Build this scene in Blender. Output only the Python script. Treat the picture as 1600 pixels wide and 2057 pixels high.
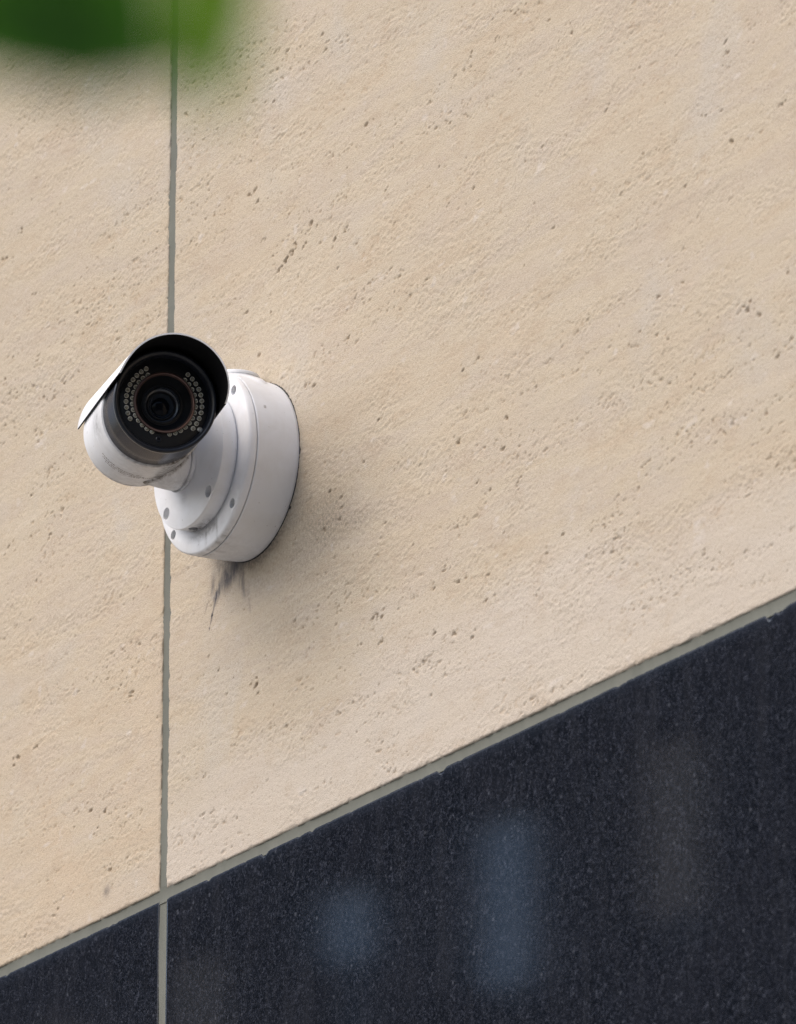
import bpy, bmesh, math, random
import numpy as np
from mathutils import Vector, Matrix

sc = bpy.context.scene
for o in list(bpy.data.objects):
    bpy.data.objects.remove(o)
R_ = math.radians
ZD = 3.822                      # height of the camera mount above the pavement

# ------------------------------------------------------------------ camera
cam_data = bpy.data.cameras.new('view_camera')
cam = bpy.data.objects.new('view_camera', cam_data)
sc.collection.objects.link(cam)
sc.camera = cam
d = Vector((-0.8149571, 0.48535792, 0.31665851))
r = Vector((0.51296605, 0.85839725, 0.00446986))
u = Vector((0.26964931, -0.16607781, 0.94852908))
M = Matrix((r, u, -d)).transposed().to_4x4()
M.translation = Vector((5.69358, -3.25233, ZD - 2.22233))
cam.matrix_world = M
cam_data.sensor_fit = 'VERTICAL'
cam_data.sensor_height = 36.0
cam_data.sensor_width = 36.0 * 796 / 1024
cam_data.lens = 16787.8 / 2057 * 36.0
cam_data.clip_start = 0.1
cam_data.clip_end = 2000
cam_data.dof.use_dof = True
cam_data.dof.focus_distance = 6.84
cam_data.dof.aperture_fstop = 16.0

# ------------------------------------------------------------------ light
SUN_AZ, SUN_EL = (-0.22, -0.95), 48.0          # horizontal direction towards the sun, elevation
world = bpy.data.worlds.new('World')
sc.world = world
world.use_nodes = True
wn = world.node_tree
wn.nodes.clear()
sky = wn.nodes.new('ShaderNodeTexSky')
sky.sky_type = 'NISHITA'
sky.sun_disc = False
sky.sun_elevation = R_(SUN_EL)
sky.sun_rotation = math.atan2(SUN_AZ[0], SUN_AZ[1])
sky.air_density = 1.0
sky.dust_density = 4.0
sky.ozone_density = 1.0
hs = wn.nodes.new('ShaderNodeHueSaturation')   # thin cloud: paler than a clear blue
hs.inputs['Saturation'].default_value = 1.1
bg = wn.nodes.new('ShaderNodeBackground')
bg.inputs['Strength'].default_value = 0.135
wo = wn.nodes.new('ShaderNodeOutputWorld')
wn.links.new(sky.outputs[0], hs.inputs['Color'])
wn.links.new(hs.outputs[0], bg.inputs['Color'])
wn.links.new(bg.outputs[0], wo.inputs['Surface'])

sun_l = bpy.data.lights.new('sun', 'SUN')
sun_l.energy = 1.15
sun_l.angle = R_(95)
sun_l.color = (1.0, 0.985, 0.96)
sun = bpy.data.objects.new('sun', sun_l)
sc.collection.objects.link(sun)
hv = Vector((SUN_AZ[0], SUN_AZ[1], 0)).normalized() * math.cos(R_(SUN_EL)) + Vector((0, 0, math.sin(R_(SUN_EL))))
sun.rotation_euler = hv.to_track_quat('Z', 'Y').to_euler()
sun.location = hv * 30

sc.view_settings.view_transform = 'Standard'
sc.view_settings.look = 'None'
sc.view_settings.gamma = 1.0
sc.view_settings.exposure = 0.70
sc.view_settings.use_curve_mapping = False
sc.cycles.use_denoising = True
sc.cycles.denoiser = 'OPENIMAGEDENOISE'
sc.cycles.denoising_input_passes = 'RGB_ALBEDO_NORMAL'
sc.cycles.denoising_prefilter = 'NONE'
sc.cycles.use_adaptive_sampling = False

# ------------------------------------------------------------------ helpers
COL = sc.collection


def link(name, me, mats=(), parent=None, loc=None):
    o = bpy.data.objects.new(name, me)
    COL.objects.link(o)
    if me is not None:
        for m in mats:
            if m.name not in [x.name for x in me.materials if x]:
                me.materials.append(m)
    if parent is not None:
        o.parent = parent
    if loc is not None:
        o.location = loc
    return o


def tag(o, label=None, category=None, group=None, kind=None):
    if label: o['label'] = label
    if category: o['category'] = category
    if group: o['group'] = group
    if kind: o['kind'] = kind
    return o


def bm_mesh(name, bm, smooth=None):
    me = bpy.data.meshes.new(name)
    bm.normal_update()
    bm.to_mesh(me)
    bm.free()
    if smooth is not None:
        me.polygons.foreach_set('use_smooth', [True] * len(me.polygons))
        me.set_sharp_from_angle(angle=R_(smooth))
    return me


def lathe_bm(profile, seg=96, closed=False, mats=None):
    """profile: list of (radius, height) turned about local Z"""
    bm = bmesh.new()
    rings = []
    for (rad, h) in profile:
        if rad < 1e-9:
            rings.append([bm.verts.new((0, 0, h))])
        else:
            rings.append([bm.verts.new((rad * math.cos(2 * math.pi * k / seg), rad * math.sin(2 * math.pi * k / seg), h)) for k in range(seg)])
    n = len(rings)
    for i in range(n if closed else n - 1):
        a, b = rings[i], rings[(i + 1) % n]
        mi = mats[i] if mats else 0
        for k in range(seg):
            k2 = (k + 1) % seg
            if len(a) == 1 and len(b) == 1:
                continue
            if len(a) == 1:
                f = bm.faces.new((a[0], b[k], b[k2]))
            elif len(b) == 1:
                f = bm.faces.new((a[k], b[0], a[k2]))
            else:
                f = bm.faces.new((a[k], b[k], b[k2], a[k2]))
            f.material_index = mi
    bmesh.ops.recalc_face_normals(bm, faces=bm.faces)
    return bm


def box_bm(bm, x0, x1, y0, y1, z0, z1, bevel=0.0):
    vs = [bm.verts.new(p) for p in ((x0, y0, z0), (x1, y0, z0), (x1, y1, z0), (x0, y1, z0), (x0, y0, z1), (x1, y0, z1), (x1, y1, z1), (x0, y1, z1))]
    fs = [bm.faces.new([vs[i] for i in q]) for q in ((0, 3, 2, 1), (4, 5, 6, 7), (0, 1, 5, 4), (1, 2, 6, 5), (2, 3, 7, 6), (3, 0, 4, 7))]
    if bevel:
        es = list({e for f in fs for e in f.edges})
        bmesh.ops.bevel(bm, geom=es, offset=bevel, segments=2, profile=0.5, affect='EDGES')
    return bm


def cut(me, cutters, smooth):
    """subtract closed bmesh cutters from mesh data, return new mesh data"""
    tmp = bpy.data.objects.new('tmp_solid', me)
    COL.objects.link(tmp)
    cos = []
    for c in cutters:
        cm = bpy.data.meshes.new('tmp_cutter')
        c.to_mesh(cm)
        c.free()
        co = bpy.data.objects.new('tmp_cutter', cm)
        COL.objects.link(co)
        m = tmp.modifiers.new('b', 'BOOLEAN')
        m.operation = 'DIFFERENCE'
        m.solver = 'EXACT'
        m.object = co
        cos.append(co)
    dg = bpy.context.evaluated_depsgraph_get()
    out = bpy.data.meshes.new_from_object(tmp.evaluated_get(dg))
    bpy.data.objects.remove(tmp)
    for co in cos:
        bpy.data.objects.remove(co)
    out.polygons.foreach_set('use_smooth', [True] * len(out.polygons))
    out.set_sharp_from_angle(angle=R_(smooth))
    return out


def cyl_bm(rad, z0, z1, seg=32, mat=None, r2=None):
    bm = lathe_bm([(0, z0), (rad, z0), (r2 or rad, z1), (0, z1)], seg)
    if mat is not None:
        bm.transform(mat)
        bmesh.ops.recalc_face_normals(bm, faces=bm.faces)
    return bm


class NT:
    def __init__(self, name):
        self.m = bpy.data.materials.new(name)
        self.m.use_nodes = True
        self.t = self.m.node_tree
        self.b = self.t.nodes['Principled BSDF']

    def n(self, typ, **kw):
        nd = self.t.nodes.new(typ)
        for k, v in kw.items():
            if k.startswith('i_'):
                key = k[2:]
                key = int(key) if key.isdigit() else key.replace('_', ' ')
                nd.inputs[key].default_value = v
            else:
                setattr(nd, k, v)
        return nd

    def l(self, a, b):
        self.t.links.new(a, b)

    def coords(self, scale=(1, 1, 1), kind='Object'):
        tc = self.n('ShaderNodeTexCoord')
        mp = self.n('ShaderNodeMapping')
        mp.inputs['Scale'].default_value = scale
        self.l(tc.outputs[kind], mp.inputs['Vector'])
        return mp.outputs[0]

    def noise(self, vec, scale, detail=4, rough=0.55, dist=0.0):
        nd = self.n('ShaderNodeTexNoise')
        nd.inputs['Scale'].default_value = scale
        nd.inputs['Detail'].default_value = detail
        nd.inputs['Roughness'].default_value = rough
        nd.inputs['Distortion'].default_value = dist
        self.l(vec, nd.inputs['Vector'])
        return nd.outputs['Fac']

    def ramp(self, fac, stops, interp='LINEAR'):
        nd = self.n('ShaderNodeValToRGB')
        cr = nd.color_ramp
        cr.interpolation = interp
        while len(cr.elements) < len(stops):
            cr.elements.new(0.5)
        for e, (p, c) in zip(cr.elements, stops):
            e.position = p
            e.color = (c, c, c, 1) if isinstance(c, (int, float)) else (*c, 1)
        self.l(fac, nd.inputs[0])
        return nd.outputs[0]

    def mix(self, fac, a, b, blend='MIX'):
        nd = self.n('ShaderNodeMix', data_type='RGBA', blend_type=blend)
        for sock, v in ((nd.inputs[0], fac), (nd.inputs[6], a), (nd.inputs[7], b)):
            if hasattr(v, 'is_linked'):
                self.l(v, sock)
            elif isinstance(v, (int, float)):
                sock.default_value = v if sock == nd.inputs[0] else (v, v, v, 1)
            else:
                sock.default_value = (*v, 1)
        return nd.outputs[2]

    def math(self, op, a, b=0.0):
        nd = self.n('ShaderNodeMath', operation=op)
        for sock, v in ((nd.inputs[0], a), (nd.inputs[1], b)):
            if hasattr(v, 'is_linked'):
                self.l(v, sock)
            else:
                sock.default_value = v
        return nd.outputs[0]

    def attr(self, name):
        return self.n('ShaderNodeAttribute', attribute_name=name).outputs['Fac']

    def bump(self, h, strength=0.3, dist=0.001):
        nd = self.n('ShaderNodeBump')
        nd.inputs['Strength'].default_value = strength
        nd.inputs['Distance'].default_value = dist
        self.l(h, nd.inputs['Height'])
        self.l(nd.outputs[0], self.b.inputs['Normal'])

    def set(self, **kw):
        for k, v in kw.items():
            s = self.b.inputs[k.replace('_', ' ')]
            if hasattr(v, 'is_linked'):
                self.l(v, s)
            elif isinstance(v, tuple) and len(v) == 3:
                s.default_value = (*v, 1)
            else:
                s.default_value = v
        return self


# ------------------------------------------------------------------ materials
def travertine_mat():
    t = NT('travertine')
    v = t.coords((1, 1, 1))
    vb = t.coords((2.2, 1, 11))          # bedding: long along the wall, thin in height
    bed = t.noise(vb, 2.6, 5, 0.6, 0.6)
    mott = t.noise(v, 9, 4, 0.6, 0.4)
    mid = t.noise(t.coords((1, 1, 2.0)), 55, 4, 0.65, 0.3)
    fine = t.noise(v, 360, 4, 0.75)
    c = t.ramp(bed, [(0.30, (0.444, 0.370, 0.278)), (0.46, (0.460, 0.396, 0.306)), (0.60, (0.446, 0.384, 0.310)), (0.74, (0.464, 0.398, 0.302))])
    c = t.mix(t.ramp(mott, [(0.46, 0.0), (0.74, 0.26)]), c, (0.446, 0.350, 0.250))
    c = t.mix(t.ramp(mott, [(0.28, 0.45), (0.44, 0.0)]), c, (0.438, 0.408, 0.366))
    c = t.mix(t.math('MULTIPLY', t.attr('peach'), t.ramp(t.noise(v, 14, 4, 0.6, 0.5), [(0.35, 0.1), (0.65, 0.5)])), c, (0.480, 0.380, 0.276))
    lam = t.noise(t.coords((1.2, 1, 26)), 5.5, 4, 0.65, 0.35)
    c = t.mix(t.ramp(lam, [(0.30, 0.38), (0.44, 0.0)]), c, (0.395, 0.338, 0.268))
    c = t.mix(t.ramp(lam, [(0.58, 0.0), (0.72, 0.4)]), c, (0.505, 0.455, 0.375))
    c = t.mix(t.attr('pale'), c, (0.498, 0.448, 0.392))
    c = t.mix(t.ramp(mid, [(0.32, 0.18), (0.46, 0.0)]), c, (0.360, 0.290, 0.215))
    c = t.mix(t.ramp(mid, [(0.62, 0.0), (0.78, 0.4)]), c, (0.540, 0.495, 0.425))
    c = t.mix(t.ramp(fine, [(0.30, 0.55), (0.47, 0.0)]), c, (0.27, 0.22, 0.165))
    c = t.mix(t.ramp(fine, [(0.58, 0.0), (0.72, 0.42)]), c, (0.62, 0.575, 0.50))
    dotm = t.math('MULTIPLY', t.ramp(t.noise(v, 520, 2, 0.6), [(0.63, 0.0), (0.70, 1.0)]), t.ramp(t.noise(t.coords((1, 1, 5)), 16, 4, 0.6), [(0.48, 0.0), (0.62, 0.75)]))
    c = t.mix(dotm, c, (0.185, 0.145, 0.100))
    c = t.mix(t.math('MULTIPLY', t.attr('rust'), 0.75), c, (0.300, 0.195, 0.100))
    c = t.mix(t.math('MULTIPLY', t.attr('lime'), 0.5), c, (0.54, 0.50, 0.46))
    sm = t.math('MULTIPLY', t.attr('stain'), t.ramp(t.noise(t.coords((1, 1, 0.3)), 260, 4, 0.7), [(0.28, 0.45), (0.55, 1.0)]))
    c = t.mix(sm, c, (0.055, 0.055, 0.070))
    c = t.mix(t.math('MULTIPLY', t.attr('soot_shade'), t.ramp(t.noise(v, 330, 4, 0.75), [(0.38, 1.0), (0.62, 0.15)])), c, (0.125, 0.108, 0.090))  # grime round the box plus its painted soft shadow
    t.set(Base_Color=c, Roughness=0.88)
    t.b.inputs['Specular IOR Level'].default_value = 0.25
    hgt = t.math('ADD', t.math('MULTIPLY', fine, 0.8), t.noise(v, 900, 2, 0.6))
    t.bump(hgt, 0.6, 0.0011)
    return t.m


def granite_mat():
    t = NT('black_granite')
    v = t.coords((1, 1, 1))
    cl = t.noise(v, 10, 5, 0.65)
    f1 = t.noise(v, 215, 5, 0.78, 1.8)
    f2 = t.noise(v, 560, 2, 0.6, 0.5)
    vor = t.n('ShaderNodeTexVoronoi', feature='F1')
    vor.inputs['Scale'].default_value = 95
    t.l(v, vor.inputs['Vector'])
    spot = t.ramp(vor.outputs['Distance'], [(0.06, 1.0), (0.20, 0.0)])
    c = t.ramp(f1, [(0.38, (0.0040, 0.0050, 0.0075)), (0.50, (0.012, 0.014, 0.020)), (0.58, (0.048, 0.054, 0.074)), (0.70, (0.17, 0.18, 0.22))])
    c = t.mix(t.ramp(f2, [(0.58, 0.0), (0.70, 0.6)]), c, (0.11, 0.115, 0.135))
    c = t.mix(t.ramp(cl, [(0.44, 0.0), (0.68, 0.40)]), c, (0.034, 0.035, 0.044))
    pick = t.ramp(t.noise(v, 60, 2), [(0.52, 0.0), (0.60, 0.8)])
    c = t.mix(t.math('MULTIPLY', spot, pick), c, (0.16, 0.17, 0.20))
    dust = t.ramp(t.noise(t.coords((1, 1, 0.16)), 48, 5, 0.65), [(0.50, 0.0), (0.78, 0.30)])
    c = t.mix(dust, c, (0.085, 0.087, 0.10))
    c = t.mix(t.math('MULTIPLY', t.attr('edge'), 0.55), c, (0.075, 0.095, 0.135))  # bluish skylight on the top edge, put into the colour
    dk = t.n('ShaderNodeMix', data_type='RGBA', blend_type='MULTIPLY')
    dk.inputs[0].default_value = 1.0
    t.l(c, dk.inputs[6]); dk.inputs[7].default_value = (0.48, 0.49, 0.51, 1)
    t.set(Base_Color=dk.outputs[2], Roughness=0.6, IOR=1.45)
    t.b.inputs['Specular IOR Level'].default_value = 0.0
    t.l(t.ramp(t.math('MAXIMUM', t.attr('edge'), t.attr('rim')), [(0.25, 1.0), (0.6, 0.1)]), t.b.inputs['Coat Weight'])
    t.b.inputs['Coat Roughness'].default_value = 0.04
    t.b.inputs['Coat IOR'].default_value = 2.5
    t.bump(f1, 0.10, 0.0005)
    return t.m


def sealant_mat():
    t = NT('grey_sealant')
    v = t.coords()
    a = t.noise(t.coords((1, 1, 0.4)), 40, 4, 0.6)
    b = t.noise(v, 500, 3, 0.6)
    c = t.ramp(a, [(0.3, (0.100, 0.106, 0.088)), (0.7, (0.135, 0.140, 0.118))])
    c = t.mix(t.ramp(b, [(0.3, 0.25), (0.55, 0.0)]), c, (0.10, 0.10, 0.09))
    t.set(Base_Color=c, Roughness=0.75)
    t.bump(b, 0.25, 0.0006)
    return t.m


def white_mat(name, dirt=0.35, tint=(0.76, 0.77, 0.80)):
    t = NT(name)
    v = t.coords(kind='Object')
    n1 = t.noise(v, 30, 5, 0.6, 0.3)
    n2 = t.noise(v, 160, 4, 0.7, 0.5)
    c = t.mix(t.ramp(n1, [(0.40, 0.0), (0.72, dirt)]), tint, (0.60, 0.585, 0.56))
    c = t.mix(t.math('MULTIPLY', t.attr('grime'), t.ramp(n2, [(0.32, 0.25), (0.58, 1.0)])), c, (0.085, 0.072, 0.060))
    speck = t.ramp(t.noise(v, 210, 2, 0.5), [(0.73, 0.0), (0.78, 0.6)])
    c = t.mix(speck, c, (0.22, 0.19, 0.16))
    t.set(Base_Color=c, Roughness=t.ramp(n2, [(0.3, 0.36), (0.7, 0.50)]))
    t.bump(t.noise(v, 1500, 2), 0.05, 0.0003)
    return t.m


def plain(name, col, rough=0.5, metal=0.0, spec=0.5, **kw):
    t = NT(name)
    v = t.coords()
    c = t.mix(t.ramp(t.noise(v, 140, 4, 0.6), [(0.35, 0.0), (0.75, 0.35)]), col, tuple(min(1, x * 1.25 + 0.004) for x in col))
    t.set(Base_Color=c, Roughness=rough, Metallic=metal)
    t.b.inputs['Specular IOR Level'].default_value = spec
    for k, x in kw.items():
        t.b.inputs[k.replace('_', ' ')].default_value = x
    return t.m


M_TRAV = travertine_mat()
M_GRAN = granite_mat()
M_SEAL = sealant_mat()
M_WHITE = white_mat('white_enamel', 0.45, (0.76, 0.775, 0.805))
M_HOOD = white_mat('white_hood_enamel', 0.35, (0.78, 0.80, 0.83))
M_BLACK = plain('black_plastic', (0.004, 0.005, 0.007), 0.4, spec=0.3)
M_HOODIN = plain('black_hood_lining', (0.004, 0.004, 0.005), 0.75, spec=0.15)
M_BEZEL = plain('black_bezel_gloss', (0.007, 0.009, 0.014), 0.32, spec=0.4)
M_METAL = plain('dark_anodised_metal', (0.070, 0.071, 0.076), 0.25, 0.9)
M_METAL.node_tree.nodes['Principled BSDF'].inputs['Specular Tint'].default_value = (0.55, 0.56, 0.60, 1)
M_STEEL = plain('screw_steel', (0.62, 0.63, 0.61), 0.28, 1.0)
M_GLASSY = plain('lens_glass', (0.003, 0.004, 0.007), 0.06, spec=0.12)
M_COPPER = plain('lens_rim', (0.16, 0.105, 0.095), 0.28, 0.75)
M_LEDCUP = plain('led_cup', (0.74, 0.72, 0.64), 0.22, 0.6)
M_LEDDOT = plain('led_dome', (0.14, 0.14, 0.11), 0.08, spec=0.8)
M_RING = plain('lens_ring_slate', (0.030, 0.037, 0.050), 0.25, spec=0.7)
M_PRINT = plain('print_ink', (0.20, 0.165, 0.145), 0.6)
M_GASKET = plain('rubber_gasket', (0.020, 0.020, 0.020), 0.8)

# ------------------------------------------------------------------ stone noise in numpy
def vnoise(xs, zs, sx, sz, seed):
    rg = np.random.RandomState(seed)
    G = rg.rand(512, 512)
    fx = xs / sx + 1000.0
    fz = zs / sz + 1000.0
    ix, iz = np.floor(fx).astype(int), np.floor(fz).astype(int)
    tx, tz = fx - ix, fz - iz
    tx, tz = tx * tx * (3 - 2 * tx), tz * tz * (3 - 2 * tz)
    a = G[iz % 512][:, ix % 512]
    b = G[iz % 512][:, (ix + 1) % 512]
    c = G[(iz + 1) % 512][:, ix % 512]
    e = G[(iz + 1) % 512][:, (ix + 1) % 512]
    top = a + (b - a) * tx[None, :]
    bot = c + (e - c) * tx[None, :]
    return top + (bot - top) * tz[:, None]


def fract(xs, zs, sx, sz, seed, octs=4, gain=0.55):
    s, amp, tot = 0, 1.0, 0
    for k in range(octs):
        s = s + amp * vnoise(xs, zs, sx / 2 ** k, sz / 2 ** k, seed + 17 * k)
        tot += amp
        amp *= gain
    return s / tot


def axis_samples(lo, hi, vis_lo, vis_hi, step):
    mid = np.arange(vis_lo, vis_hi, step)
    left = np.linspace(lo, vis_lo, 14)[:-1] if lo < vis_lo - step else np.array([lo])
    right = np.linspace(vis_hi, hi, 14) if hi > vis_hi + step else np.array([hi])
    out = np.concatenate([left, mid, right])
    keep = np.concatenate([[True], np.diff(out) > step * 0.3])
    return out[keep]


SEEN_PORES = [(49, 172, 9), (58, 177, 6), (-5, 250, 6), (144, 167, 5), (210, 181, 3), (11, 203, 4), (415, -128, 5), (201, -13, 4), (200, -178, 7), (325, -138, 4), (304, -170, 3), (206, -203, 4), (272, -237, 5), (291, -218, 5), (6, -185, 7), (348, -237, 4), (448, -226, 4), (175, -196, 3), (128, -226, 3), (171, -223, 3), (35, -212, 3), (-205, -136, 5), (-227, -128, 3), (-407, -141, 6), (-372, -141, 4), (-249, -230, 5), (-219, -251, 4), (-334, -301, 5), (-276, -223, 3), (-334, 178, 4), (-356, 46, 4), (-390, 278, 3), (-418, 348, 4), (-435, 199, 4), (-262, 148, 3), (2, 239, 3), (467, 67, 3), (549, 141, 3), (519, 159, 3), (343, 254, 4), (385, 257, 3), (152, 72, 4), (794, 64, 4), (355, -7, 3), (78, 175, 4), (93, -49, 3), (543, -201, 3)]


def seg_dist(X, Z, a, b):
    ax, az = a
    bx, bz = b
    L2 = (bx - ax) ** 2 + (bz - az) ** 2
    t = np.clip(((X - ax) * (bx - ax) + (Z - az) * (bz - az)) / L2, 0, 1)
    return np.hypot(X - ax - t * (bx - ax), Z - az - t * (bz - az)), t


def grid_slab(name, xs, zs, H, lateral_x, lateral_z, attrs, thick, mat, parent, yoff=0.0):
    """xs, zs in mm about the mount; H = relief in mm (negative goes into the stone)"""
    nz, nx = len(zs), len(xs)
    X = np.repeat(xs[None, :], nz, 0) + lateral_x
    Z = np.repeat(zs[:, None], nx, 1) + lateral_z
    Y = -H + yoff
    V = np.stack([X, Y, Z], -1).reshape(-1, 3)
    idx = np.arange(nz * nx).reshape(nz, nx)
    q = np.stack([idx[:-1, :-1], idx[:-1, 1:], idx[1:, 1:], idx[1:, :-1]], -1).reshape(-1, 4)
    ring = np.concatenate([idx[0, :], idx[1:, -1], idx[-1, -2::-1], idx[-2:0:-1, 0]])
    nr = len(ring)
    base = len(V)
    back = V[ring].copy()
    back[:, 1] = thick
    V = np.concatenate([V, back])
    k = np.arange(nr)
    k2 = (k + 1) % nr
    side = np.stack([ring[k], base + k, base + k2, ring[k2]], -1)
    Q = np.concatenate([q, side])
    V = V * 0.001
    V[:, 2] += ZD
    me = bpy.data.meshes.new(name)
    me.vertices.add(len(V))
    me.vertices.foreach_set('co', V.astype(np.float32).ravel())
    me.loops.add(Q.size)
    me.loops.foreach_set('vertex_index', Q.astype(np.int32).ravel())
    me.polygons.add(len(Q))
    me.polygons.foreach_set('loop_start', np.arange(0, Q.size, 4, dtype=np.int32))
    me.polygons.foreach_set('loop_total', np.full(len(Q), 4, dtype=np.int32))
    sm = np.ones(len(Q), dtype=bool)
    sm[len(q):] = False
    me.polygons.foreach_set('use_smooth', sm)
    me.update(calc_edges=True)
    for an, arr in attrs.items():
        at = me.attributes.new(an, 'FLOAT', 'POINT')
        full = np.concatenate([arr.reshape(-1), arr.reshape(-1)[ring]])
        at.data.foreach_set('value', full.astype(np.float32))
    return link(name, me, [mat], parent)


def travertine(name, x0, x1, z0, z1, vis, seed, n_pores, parent, step=(1.5, 1.05)):
    xs = axis_samples(x0, x1, max(x0, vis[0]), min(x1, vis[1]), step[0])
    zs = axis_samples(z0, z1, max(z0, vis[2]), min(z1, vis[3]), step[1])
    X, Z = np.meshgrid(xs, zs)
    rg = np.random.RandomState(seed)
    bed = fract(xs, zs, 130, 16, seed + 1, 4)
    rough = fract(xs, zs, 7, 4.5, seed + 2, 3, 0.7)
    roughmask = np.clip((fract(xs, zs, 90, 30, seed + 3, 3) - 0.38) * 3.2, 0.15, 1.2)
    broad = fract(xs, zs, 240, 120, seed + 4, 2)
    H = (bed - 0.5) * 0.7 + (rough - 0.5) * 0.38 * roughmask + (broad - 0.5) * 1.2
    grain = fract(xs, zs, 3.1, 2.1, seed + 21, 2, 0.8)
    H += (grain - 0.5) * 1.15 * np.clip((fract(xs, zs, 70, 22, seed + 22, 3) - 0.36) * 3.5, 0.25, 1.3)
    # small pitted beds
    pit = fract(xs, zs, 5.5, 3.2, seed + 5, 2, 0.6)
    pm = np.clip((fract(xs, zs, 120, 26, seed + 6, 3) - 0.52) * 6, 0, 1)
    pits = np.clip(pit - 0.66, 0, 0.2) / 0.2 * pm
    H -= pits * 0.5
    mp = fract(xs, zs, 3.4, 2.1, seed + 31, 2, 0.6)
    mpm = np.clip((fract(xs, zs, 110, 12, seed + 32, 4, 0.6) - 0.50) * 8, 0.0, 1) * np.clip((fract(xs, zs, 220, 90, seed + 33, 2) - 0.3) * 3, 0.1, 1)
    micro = np.clip((mp - 0.70) / 0.12, 0, 1) * mpm
    H -= micro * 1.5
    rust = np.clip(fract(xs, zs, 30, 18, seed + 7, 3) - 0.62, 0, 0.15) * 0.9
    rust = rust + pits * 0.35 + micro * 0.4
    lime = np.clip((fract(xs, zs, 16, 9, seed + 8, 3) - 0.75) * 7, 0, 1)
    # single pores, gathered in beds
    dens = fract(np.linspace(x0, x1, 120), np.linspace(z0, z1, 200), 150, 22, seed + 9, 3)
    todo = []
    for (px, pz, s) in SEEN_PORES:
        if x0 < px < x1 and z0 < pz < z1:
            todo.append((px, pz, s * 0.26, 1.8 + 0.3 * s, 1))
            for _ in range(int(s * 0.9)):
                k_ = rg.uniform(-1, 1)
                todo.append((px + k_ * s * 1.35 + rg.normal(0, 0.8), pz + k_ * s * 0.35 + rg.normal(0, s * 0.35), rg.uniform(0.08, 0.19) * s + 0.32, 1.3 + 0.25 * s, 1))
    tries = 0
    while len(todo) < n_pores and tries < n_pores * 12:
        tries += 1
        px, pz = rg.uniform(xs[0], xs[-1]), rg.uniform(zs[0], zs[-1])
        dv = dens[int((pz - z0) / (z1 - z0) * 199), int((px - x0) / (x1 - x0) * 119)]
        if rg.rand() > np.clip((dv - 0.46) * 7.0, 0.02, 1):
            continue
        if pz < -250 and x0 > -160 and rg.rand() < 0.8:
            continue
        s = 0.6 + 1.5 * rg.rand() ** 3.5
        todo.append((px, pz, s, 1.2 + 0.9 * s, 0))
        for _ in range(rg.randint(0, 3)):
            s2 = s * rg.uniform(0.4, 0.8)
            todo.append((px + rg.normal(0, 7), pz + rg.normal(0, 3.0), s2, 0.8 + 0.7 * s2, 0))
    wob = fract(xs, zs, 4.0, 3.0, seed + 10, 2, 0.7)
    for (px, pz, s, dep, big) in todo:
        ax, az = s * rg.uniform(0.9, 1.9), s * rg.uniform(0.55, 1.0)
        ro = rg.normal(0.12, 0.35)
        ext = max(ax, az) * 2.2 + 2
        i0, i1 = np.searchsorted(xs, px - ext), np.searchsorted(xs, px + ext)
        j0, j1 = np.searchsorted(zs, pz - ext), np.searchsorted(zs, pz + ext)
        if i1 - i0 < 2 or j1 - j0 < 2:
            continue
        xx, zz = X[j0:j1, i0:i1] - px, Z[j0:j1, i0:i1] - pz
        a_ = xx * math.cos(ro) + zz * math.sin(ro)
        b_ = -xx * math.sin(ro) + zz * math.cos(ro)
        rr = np.sqrt((a_ / ax) ** 2 + (b_ / az) ** 2) + (wob[j0:j1, i0:i1] - 0.5) * 1.5
        k = np.clip((1.05 - rr) / 0.5, 0, 1)
        k = k * k * (3 - 2 * k)
        H[j0:j1, i0:i1] -= k * dep
        halo = np.clip(1.9 - rr, 0, 1) * (0.35 if rg.rand() < 0.35 else 0.12)
        rust[j0:j1, i0:i1] = np.maximum(rust[j0:j1, i0:i1], np.maximum(k * 0.55, halo))
    # worn arrises
    dl, dr_, db, dt_ = X - x0, x1 - X, Z - z0, z1 - Z
    de = np.minimum(np.minimum(dl, dr_), np.minimum(db, dt_))
    chip = np.clip((fract(xs, zs, 9, 7, seed + 11, 3) - 0.50) * 6, 0, 1.3)
    H -= np.clip(1 - de / (1.0 + 2.0 * chip), 0, 1) ** 2 * (0.7 + 1.0 * chip)
    wx = (fract(zs * 0 + np.arange(len(zs)), zs, 9e9, 9, seed + 12, 4, 0.7)[:, :1] - 0.5) * 0.7
    lateral_x = wx * (np.clip(1 - dl / 6, 0, 1) - 0 + np.clip(1 - dr_ / 6, 0, 1))
    wz = (fract(xs, np.array([0.0]), 9, 9e9, seed + 13, 4, 0.7)[:1, :] - 0.5) * 0.8
    lateral_z = wz * np.clip(1 - db / 6, 0, 1)
    pale = np.clip((-205 - Z + (broad - 0.5) * 160) / 70, 0, 1) * 0.62 * (x0 > -160)
    stain = np.zeros_like(H)
    soot_shade = np.zeros_like(H)
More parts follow.
